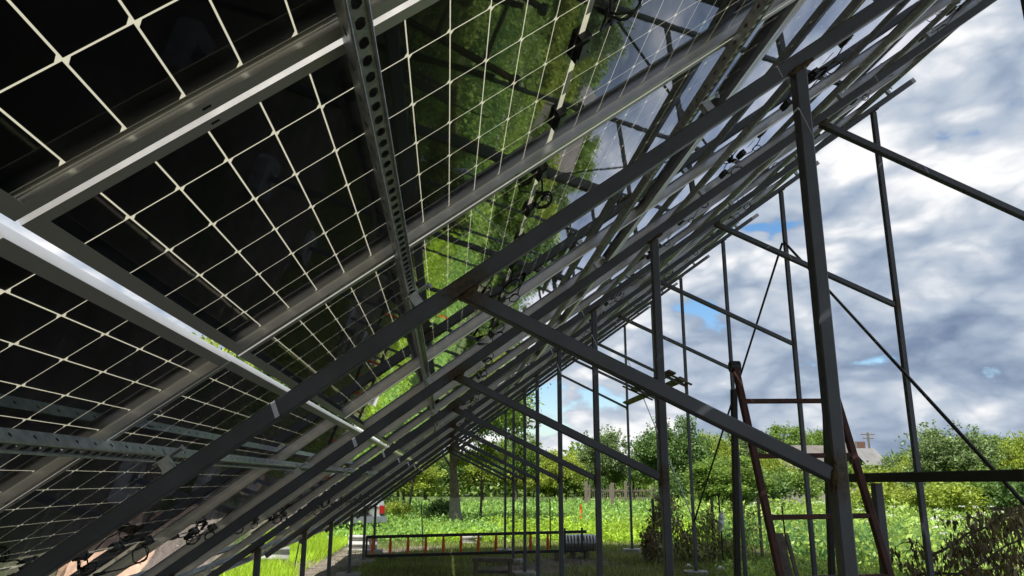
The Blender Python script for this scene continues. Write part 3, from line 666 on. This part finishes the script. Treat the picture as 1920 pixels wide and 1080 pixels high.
def place_tree(data, x, y, sc, rz, label, nm='tree', cat='tree', group='trees around the field', sz=None):
    root = empty(nm, (x, y, 0)); root.scale = (sc, sc, sz or sc); root.rotation_euler.z = rz
    t = link('trunk', data[0], root); link('crown', data[1], root)
    if data[2]: link('whitewash', data[2], t)
    return tag(root, label, cat, group)
TD = [tree_data(11, 6, 2.3, 2.5, 3.1, 26000, .17, 100, M_TREE[0], .14),
      tree_data(12, 6, 2.5, 2.3, 3.0, 24000, .17, 95, M_TREE[1], .12),
      tree_data(13, 6, 2.4, 2.6, 3.1, 26000, .17, 110, M_TREE[2], .15),
      tree_data(14, 6, 2.2, 2.5, 3.1, 23000, .17, 95, M_TREE[3], .12, spiky=True)]
SD = [tree_data(21, 2, 1.1, .85, .95, 6000, .11, 34, M_TREE[0], .04, 5), tree_data(22, 2, 1.2, .8, .9, 6000, .11, 34, M_TREE[1], .04, 5), tree_data(23, 2, 1.1, .9, .95, 6000, .11, 34, M_TREE[2], .04, 5)]
def tree_px(px, Y, top, w, v, label, data=None, **kw):
    hgt = at(px, top, Y).z; base = 6.0 if data is None else 2.0; d = (TD if data is None else SD)[v]
    wid = w/FPX*Y; sx = wid/(4.9 if data is None else 2.3); sz = hgt/(5.9 if data is None else 1.95)
    return place_tree(d, gx(px, Y), Y, sx, px*.37, label, sz=sz, **kw)
big = tree_data(31, 6.2, 2.7, 1.75, 4.05, 42000, .13, 120, M_TREE[0], .21, 9, wash=.6)
place_tree(big, gx(857, 29), 29, 1.0, .4, 'leafy tree with a thick whitewashed trunk in the field')
young = tree_data(32, 3.4, 1.1, .8, 2.3, 3500, .10, 26, M_TREE[1], .06, 6, wash=.4)
place_tree(young, gx(903, 31), 31, 1.0, 1.0, 'young fruit tree with a whitewashed foot, right of the thick trunk')
place_tree(young, gx(768, 33), 33, 1.05, 2.4, 'young fruit tree with a whitewashed foot, left of the thick trunk')
place_tree(young, gx(757, 38), 38, 1.2, 4.0, 'young fruit tree standing farther back on the left of the field')
TREES = [(748, 38, 838, 150, 1, 'yellow green tree at the left edge of the view under the panels'), (700, 44, 850, 130, 0, 'tree farther left, partly cut off by the panels'),
 (800, 52, 842, 130, 2, 'dark tree behind the thick whitewashed trunk, left side'), (905, 54, 838, 120, 1, 'pale tree right behind the thick whitewashed trunk'),
 (968, 50, 800, 90, 0, 'round tree crown seen between the far posts'), (1040, 56, 838, 100, 1, 'yellow green tree low between the far posts'), (1095, 62, 842, 110, 1, 'pale tree in the gap left of the third post'),
 (1135, 58, 806, 95, 3, 'tall spiky tree just right of the third post'), (1188, 60, 848, 90, 0, 'low tree between the second and third posts'), (1262, 44, 780, 140, 2, 'large dark tree right of the second post'),
 (1335, 50, 806, 110, 1, 'yellow green tree between the dark tree and the rusty ladder'), (1398, 52, 806, 100, 3, 'spiky sparse tree behind the rusty ladder top'), (1368, 36, 848, 150, 0, 'broad leafy tree low behind the rusty ladder'),
 (1478, 78, 788, 100, 0, 'round tree behind the house, left of the thick post'), (1540, 80, 798, 80, 0, 'round tree behind the house beside the thick post'), (1448, 50, 846, 90, 1, 'yellowish tree covering the left end of the house'),
 (1690, 47, 848, 74, 3, 'dark spiky tree right of the house roof'), (1785, 31, 800, 170, 3, 'tall grey green bush on the right, under the long diagonal rod'), (1872, 34, 806, 150, 0, 'large round bush near the right edge'),
 (1948, 30, 792, 110, 1, 'yellow green bush cut by the right edge'), (1738, 41, 832, 100, 1, 'pale bush behind the slim rear post on the right'), (2080, 30, 780, 190, 2, 'dark tree outside the right edge, mirrored in the panels'),
 (2240, 27, 770, 220, 0, 'broad tree outside the right edge, mirrored in the panels'), (2460, 24, 760, 260, 1, 'pale tree far outside the right edge')]
for px, Y, top, w, v, lb in TREES: tree_px(px, Y, top, w, v, lb)
for x, y, s, v, lb in ((-14.5, 17.0, 1.45, 0, 'tall tree left of the array, leaves showing through the panel gap'), (-11.0, 33, 1.35, 1, 'tall tree farther left, showing through the gap lower down'), (-9.5, 44, 1.7, 2, 'tall dark tree at the far left behind the car')):
    place_tree(TD[v], x, y, s, x, lb)
SHR = [(716, 33, 905, 60, 2, 'dark bush beside the last front post'), (742, 30, 935, 60, 1, 'low pale bush left of the leaning stake'), (828, 30, 930, 60, 2, 'dark bush at the foot of the thick trunk'),
 (1000, 55, 878, 90, 1, 'low bush at the far field edge, left'), (1060, 56, 880, 100, 0, 'low bush at the far field edge, middle'), (1110, 57, 884, 80, 2, 'dark low bush by the wooden fence'),
 (1290, 42, 872, 120, 2, 'dark leafy shrub right of the second post'), (1350, 38, 885, 110, 0, 'leafy shrub behind the upright tool'), (1420, 40, 878, 120, 2, 'dark leafy shrub behind the rusty ladder'), (1480, 44, 868, 110, 0, 'green shrub below the house roof'),
 (1595, 50, 862, 120, 0, 'green shrub before the house wall'), (1655, 46, 868, 90, 1, 'pale shrub right of the house'), (1700, 36, 880, 110, 1, 'yellowish shrub behind the black rail'), (1640, 34, 905, 150, 1, 'low shrub below the black rail'),
 (1830, 27, 868, 170, 0, 'wide green shrub below the bushes at right'), (1760, 26, 895, 140, 1, 'yellow green shrub behind the weeds'), (1910, 25, 880, 140, 2, 'dark shrub at the right edge')]
for px, Y, top, w, v, lb in SHR: tree_px(px, Y, top, w, v, lb, data=1, nm='shrub', cat='shrub', group='shrubs around the field')

# the wood that closes the view far behind the field
n = 52000; x = rng.uniform(-40, 75, n); C = np.stack([x, 84+rng.normal(size=n)*3.0, rng.uniform(0, 1, n)**.75*(3.2+1.2*np.sin(x*.5)+1.1*np.sin(x*1.37+1)+.6*np.sin(x*3.3))], 1)
stuff('distant_wood', leaves(C, rng.uniform(.3, .7, n), .7), M_TREE[0], 'distant green wood closing the view behind the field', 'wood')

# ------------------------------------------------------------------ withered plants
def vine_hedge():
    root = empty('withered_vine', (5.3, 16, 0)); tag(root, 'brown withered vine tangle on a low fence behind the second post', 'withered vine')
    n = 4600; x = gx(1208, 16)+(gx(1398, 16)-gx(1208, 16))*rng.uniform(0, 1, n)**1.5; hh = 1.25+.18*np.sin(x*3.1)-.10*(x-4.2); C = np.stack([x, 16+rng.normal(size=n)*.28, rng.uniform(0, 1, n)**.7*hh*(.75+.3*np.sin(x*7.3))], 1)
    ax = np.zeros((n, 3)); ax[:, 2] = -1.2; sel = rng.uniform(size=n) < (.93-.28*(x-4.2))
    rel(link('dead_leaves', quads('dead_leaves', leaves(C[sel], rng.uniform(.05, .13, sel.sum()), .4, ax[sel], .7), M_DEAD)), root)
    rel(link('green_leaves', quads('green_leaves', leaves(C[~sel], rng.uniform(.05, .12, (~sel).sum()), .6, ax[~sel]*.3, 1.), M_WEED)), root)
    for i in range(16):
        a = random.uniform(4.2, 6.4); p = [Vector((a+random.uniform(-.15, .15)*j, 16+random.uniform(-.25, .25), .3*j)) for j in range(5)]
        rel(MB().tube(p, .006, 5).build('stem', M_BRANCH), root)
    for x in (4.25, 5.5, 6.5): rel(MB().bar((x, 16, 0), (x, 16, 1.25), .05, .05).build('stake', M_WOODGREY), root)
vine_hedge()
def dead_branch(pa, pb, Y, sag, label, n, seed):
    q = random.Random(seed); r = np.random.default_rng(seed); a, b = at(*pa, Y[0]), at(*pb, Y[1]); root = empty('withered_branch', (a.x, a.y, 0)); tag(root, label, 'branch', 'withered branches heaped at the right')
    pts = []
    for i in range(9): f = i/8; pts.append(a.lerp(b, f)+Vector((q.uniform(-.02, .02), q.uniform(-.05, .05), -sag*math.sin(f*3.14)+q.uniform(-.015, .015))))
    rel(MB().tube(pts, [.016-.0012*i for i in range(9)], 7).build('stem', M_BRANCH), root)
    C = []
    for i in range(n):
        f = q.random(); p = a.lerp(b, f)+Vector((0, 0, -sag*math.sin(f*3.14)))
        e = p+Vector((q.uniform(-.22, .22), q.uniform(-.25, .25), q.uniform(-.16, .04)))
        if i < 14: rel(MB().tube([p, (p+e)/2+Vector((0, 0, .03)), e], [.005, .004, .002], 5).build('twig', M_BRANCH), root)
        for j in range(9): C.append(tuple(e+Vector((q.gauss(0, .035), q.gauss(0, .035), q.gauss(-.03, .03)))))
    C = np.array(C); ax = np.zeros((len(C), 3)); ax[:, 2] = -2.2; ax[:, 0] = .2
    h = len(C)//2
    rel(link('dead_leaves', quads('dead_leaves', leaves(C[:h], r.uniform(.05, .125, h), .36, ax[:h], .6, r), M_DEAD)), root)
    rel(link('wilted_leaves', quads('wilted_leaves', leaves(C[h:], r.uniform(.05, .125, len(C)-h), .36, ax[h:], .6, r), M_DEADG)), root)
dead_branch((1748, 1045), (1935, 938), (8.2, 8.0), -.02, 'withered branch with brown hanging leaves, uppermost of the heap', 62, 1)
dead_branch((1790, 1085), (1950, 985), (7.8, 7.6), .0, 'withered branch slanting up to the right edge, lower in the heap', 50, 2)
dead_branch((1815, 960), (1840, 1040), (8.6, 8.3), .0, 'short withered branch hanging upright with reddish leaves', 24, 3)
dead_branch((1715, 1075), (1900, 1060), (8.4, 8.1), .03, 'withered branch lying low along the bottom of the heap', 55, 4)
dead_branch((1858, 955), (1960, 960), (8.9, 8.6), .0, 'withered branch tip with pale brown leaves at the right edge', 42, 5)
dead_branch((1706, 1010), (1722, 1085), (9.2, 9.0), .0, 'small dark withered sprig left of the heap', 16, 6)

# ------------------------------------------------------------------ stakes, tool, bag, boards
def stake(px, y0, y1, Y, r, label, lean=0.0, m=M_DARKSTEEL, nm='stake'):
    a = at(px, y0, Y); x = gx(px, Y)
    o = MB().tube([(x+lean, Y, -.05), (a.x, Y, a.z)], r, 8).build(nm, m); tag(o, label, 'stake', 'garden stakes'); return o
stake(790, 945, 1010, 19.5, .016, 'thin dark stake leaning left behind the long ladder', .10)
stake(1031, 935, 1012, 19.0, .016, 'thin dark upright stake behind the right half of the long ladder')
stake(562, 1012, 1062, 14.6, .012, 'thin stake beside the fourth front post')
stake(1466, 948, 1020, 13.0, .014, 'thin dark stake behind the rusty ladder')
stake(1089, 946, 962, 30, .035, 'short rusty orange stake in the potato rows', 0, M_ORANGE)
a = at(1347, 925, 15.2); root = empty('garden_tool', (a.x, a.y, 0)); tag(root, 'dark tool stuck upright in the withered vine, handle up', 'tool')
mb = MB(); mb.tube([(a.x+.02, 15.2, .1), (a.x, 15.2, a.z-.09)], .016, 8); rel(mb.build('shaft', M_DARKSTEEL), root)
mb = MB(); mb.tube([(a.x, 15.2, a.z-.1), (a.x, 15.2, a.z-.04), (a.x, 15.2, a.z)], [.016, .03, .055], 9); rel(mb.build('handle', M_DARKSTEEL), root)
def bag():
    a, b = at(1354, 955, 15.0), at(1350, 998, 15.0); mb = MB(); n = 12; pts = []; rad = []
    for i in range(n+1): f = i/n; pts.append(a.lerp(b, f)+Vector((.01*math.sin(i*1.9), .01*math.cos(i*1.3), 0))); rad.append(.012+.058*math.sin(min(1, f*1.15)*2.6)**1.2 if f > .05 else .008)
    rad[-1] = .02; mb.tube(pts, rad, 10)
    mb.v = [(x+.008*math.sin(z*60+x*90), y+.008*math.sin(z*75+y*60), z) for x, y, z in mb.v]
    o = mb.build('plastic_bag', M_BAG, None, True); tag(o, 'white plastic bag hanging on the withered vine', 'bag')
bag()
for (x0, y0), (x1, y1), Y, w, lb in (((1458, 1000), (1478, 1085), 10.6, .15, 'weathered dark board leaning behind the rusty ladder, wide one'), ((1474, 1000), (1496, 1085), 10.4, .05, 'thin dark lath leaning beside the wide weathered board')):
    a = at(x0, y0, Y); b = at(x1, y1, Y-.15); d = (b-a).normalized(); b = a+d*(a.z/-d.z)
    o = MB().bar(a, b, w, .03, side=(1, 0, 0), c=.003).build('weathered_board', M_WOODGREY); tag(o, lb, 'board', 'weathered boards leaning')
for i, (x, y, s) in enumerate(((5.05, 14.4, .09), (5.6, 14.0, .06), (4.6, 14.9, .07))):
    mb = MB(); mb.tube([(x-s, y, .03), (x, y+.02, .05), (x+s, y, .03)], [.01, s*.6, .015], 7)
    mb.v = [(a+.01*math.sin(c*50+b*30), b, c) for a, b, c in mb.v]
    o = mb.build('litter', M_BAG, None, True); tag(o, ['crumpled white scrap on the soil below the withered vine', 'small white scrap on the bare soil nearer the camera', 'white scrap on the soil close to the second post'][i], 'litter', 'white scraps on the soil')

# wooden fence in the distance
root = empty('wooden_fence', (10, 53, 0)); tag(root, 'grey wooden garden fence in the distance between the second and third posts', 'fence')
x0, x1 = gx(1105, 53), gx(1260, 53)
for i in range(5): rel(MB().bar((x0+(x1-x0)*i/4, 53, 0), (x0+(x1-x0)*i/4, 53, 1.35), .12, .12).build('post', M_WOODGREY), root)
for z in (.4, .95): rel(MB().bar((x0, 53.07, z), (x1, 53.07, z), .03, .09).build('rail', M_WOODGREY), root)
for i in range(44):
    x = x0+(x1-x0)*(i+.5)/44; rel(MB().bar((x, 53.1, .05), (x, 53.1, 1.1+.06*math.sin(i*2.1)), .09, .02, c=.002).build('picket', M_WOODGREY), root)
for px, Y, top, lb in ((1098, 44, 902, 'brown fence post standing in the field, left one'), (1147, 42, 905, 'pair of grey fence posts in the field'), (1172, 50, 902, 'slim fence post right of the pair')):
    a = at(px, top, Y); o = MB().bar((a.x, Y, 0), (a.x+.03, Y, a.z), .16, .16).build('fence_post', M_WOODGREY); tag(o, lb, 'fence post', 'fence posts in the field')

# ------------------------------------------------------------------ house and pole behind the trees
def house():
    Y = 56; xa, xb = gx(1465, Y), gx(1632, Y); root = empty('house', ((xa+xb)/2, Y+3, 0)); tag(root, 'low house with weathered sheet roof and brick chimney behind the shrubs', 'house')
    eave, ridge = 2.6, at(1550, 836, Y+3).z; D = 6.0; y0, y1 = Y, Y+D; yc = (y0+y1)/2
    mb = MB(); mb.add([(xa, y0, 0), (xb, y0, 0), (xb, y1, 0), (xa, y1, 0), (xa, y0, eave), (xb, y0, eave), (xb, y1, eave), (xa, y1, eave), (xa, yc, ridge-.15), (xb, yc, ridge-.15)],
        [(0, 1, 5, 4), (2, 3, 7, 6), (1, 2, 6, 9, 5), (3, 0, 4, 8, 7)]); rel(mb.build('wall', M_WALL), root)
    rf = empty('roof', root.location); rel(rf, root)
    def slope(p0, p1, p2, p3, m, n):        # corrugated sheets, each a piece of its own
        for i in range(n):
            a = Vector(p0).lerp(Vector(p1), i/n); b = Vector(p0).lerp(Vector(p1), (i+.985)/n); c = Vector(p3).lerp(Vector(p2), (i+.985)/n); d = Vector(p3).lerp(Vector(p2), i/n)
            mb = MB(); u = Vector((0, 0, .04)); mb.add([a, b, c, d, a+u, b+u, c+u, d+u], [(3, 2, 1, 0), (4, 5, 6, 7), (0, 1, 5, 4), (1, 2, 6, 5), (2, 3, 7, 6), (3, 0, 4, 7)])
            o = mb.build('roof_sheet', m); o.location = -Vector(root.location); o.parent = rf
    slope((xa-.4, y0-.5, eave-.1), (xb+.3, y0-.5, eave-.1), (xb+.3, yc, ridge), (xa-.4, yc, ridge), M_ROOF, 8)
    slope((xb+.3, y1+.5, eave-.1), (xa-.4, y1+.5, eave-.1), (xa-.4, yc, ridge), (xb+.3, yc, ridge), M_ROOF, 8)
    for x in (xa+1.5, xa+3.6, xb-1.2):
        w = rel(MB().box((x, y0-.02, 1.5), (.9, .06, 1.1)).build('window', M_WIN), root)
    cx = gx(1617, yc); ch = MB(); ch.box((cx, yc-.4, ridge-.05), (.42, .42, .75)); rel(ch.build('chimney', M_BRICK), root)
    fx = gx(1629, Y); rel(MB().tube([(fx, Y+1.2, 2.6), (fx, Y+1.2, at(1629, 828, Y+1.2).z)], .13, 8).build('flue_pipe', M_POLE), root)
house()
def shed():
    Y = 52; x0, x1 = gx(1628, Y), gx(1664, Y); root = empty('shed', ((x0+x1)/2, Y+1, 0)); tag(root, 'pale grey shed roof right of the brick chimney', 'shed')
    zt, ze = at(1640, 842, Y+1.5).z, at(1660, 872, Y).z
    mb = MB(); mb.add([(x0, Y, 0), (x1, Y, 0), (x1, Y+3, 0), (x0, Y+3, 0), (x0, Y, ze), (x1, Y, ze), (x1, Y+3, ze), (x0, Y+3, ze)], [(0, 1, 5, 4), (1, 2, 6, 5), (2, 3, 7, 6), (3, 0, 4, 7)]); rel(mb.build('wall', M_WALL), root)
    for i in range(3):
        a, b = x0-.15+(x1-x0+.3)*i/3, x0-.15+(x1-x0+.3)*(i+.98)/3
        for (ya, za), (yb, zb) in (((Y-.3, ze-.05), (Y+1.5, zt)), ((Y+1.5, zt), (Y+3.3, ze-.05))):
            mb = MB(); mb.add([(a, ya, za), (b, ya, za), (b, yb, zb), (a, yb, zb), (a, ya, za+.05), (b, ya, za+.05), (b, yb, zb+.05), (a, yb, zb+.05)], [(3, 2, 1, 0), (4, 5, 6, 7), (0, 1, 5, 4), (1, 2, 6, 5), (2, 3, 7, 6), (3, 0, 4, 7)]); rel(mb.build('roof_sheet', M_ROOF2), root)
shed()
Y = 92; x = gx(1637, Y); root = empty('utility_pole', (x, Y, 0)); tag(root, 'thin utility pole with crossarms behind the house roof', 'utility pole')
zt = at(1637, 811, Y).z; rel(MB().tube([(x, Y, 0), (x-.05, Y, zt)], .13, 8).build('pole', M_POLE), root)
for dz, w in ((.25, .9), (.7, .7)):
    rel(MB().bar((x-w-.05, Y, zt-dz), (x+w-.05, Y, zt-dz), .1, .1).build('crossarm', M_POLE), root)
    for s in (-.9, -.5, .5, .9): rel(MB().tube([(x+s*w-.05, Y, zt-dz), (x+s*w-.05, Y, zt-dz+.22)], .05, 6).build('insulator', M_WALL), root)

# ------------------------------------------------------------------ parked car, rear end towards the camera
def car():
    root = empty('parked_car', (gx(636, 25), 25.5, 0)); root.rotation_euler.z = .42; tag(root, 'silver parked car on the lawn, seen past the front posts', 'car')
    # cross sections along the car: (y, half width, list of (z, width factor))
    sec = [(-2.0, .78, .42, .86), (-1.95, .82, .30, .98), (-1.6, .84, .26, 1.02), (-1.0, .85, .25, 1.0), (.2, .85, .25, .98), (1.0, .85, .25, .94), (1.7, .82, .27, .82), (1.95, .74, .36, .70)]
    mb = MB(); vs = []
    for y, w, z0, z1 in sec: vs += [(-w*.92, y, z0), (-w, y, z0+.12), (-w, y, z1-.15), (-w*.93, y, z1), (w*.93, y, z1), (w, y, z1-.15), (w, y, z0+.12), (w*.92, y, z0)]
    fs = [tuple(range(8)), tuple(range(len(vs)-8, len(vs)))[::-1]]
    for i in range(len(sec)-1):
        for q in range(8): fs.append((i*8+q, i*8+(q+1) % 8, (i+1)*8+(q+1) % 8, (i+1)*8+q))
    mb.add(vs, fs); mb.build('body', M_CAR, root, True)
    mb = MB(); cs = [(-1.85, .76, .95, 1.0), (-1.55, .66, .95, 1.40), (-.9, .64, .95, 1.47), (.1, .64, .95, 1.45), (.9, .74, .93, .97)]; vs = []
    for y, w, z0, z1 in cs: vs += [(-.80, y, z0), (-w, y, z1), (w, y, z1), (.80, y, z0)]
    fs = [(0, 1, 2, 3), (16, 19, 18, 17)]
    for i in range(4):
        for q in range(4): fs.append((i*4+q, i*4+(q+1) % 4, (i+1)*4+(q+1) % 4, (i+1)*4+q))
    mb.add(vs, fs); cab = mb.build('cabin', M_CAR, root, True)
    mb = MB(); mb.add([(-.62, -1.86, 1.0), (.62, -1.86, 1.0), (.56, -1.60, 1.36), (-.56, -1.60, 1.36)], [(0, 1, 2, 3)]); mb.v = [(a, b-.025, c+.01) for a, b, c in mb.v]; mb.build('rear_window', M_CARGLASS, cab)
    for s in (-1, 1):
        mb = MB(); mb.add([(s*.815, -1.3, .98), (s*.815, .5, .98), (s*.69, .1, 1.38), (s*.69, -1.2, 1.40)], [(0, 1, 2, 3)]); mb.build('side_window', M_CARGLASS, cab)
        MB().box((s*.70, -1.995, .74), (.16, .05, .22)).build('tail_lamp', M_LAMP, root)
        for yy in (-1.3, 1.25):
            w = MB(); w.tube([(s*.68, yy, .31), (s*.72, yy, .31), (s*.86, yy, .31), (s*.88, yy, .31)], [.27, .31, .31, .27], 20); wo = w.build('wheel', M_CARDARK, root, True)
            r = MB(); r.tube([(s*.87, yy, .31), (s*.89, yy, .31)], [.19, .17], 14); r.build('rim', M_DUCT, wo)
    b = MB(); b.prism((-.84, -2.03, .46), (.84, -2.03, .46), [(-.07, -.09), (.07, -.09), (.05, .09), (-.05, .09)], (0, 1, 0)); b.build('bumper', M_DUCT, root)
    MB().box((0, -2.01, .76), (.5, .02, .12)).build('number_plate', M_BAG, root)
car()
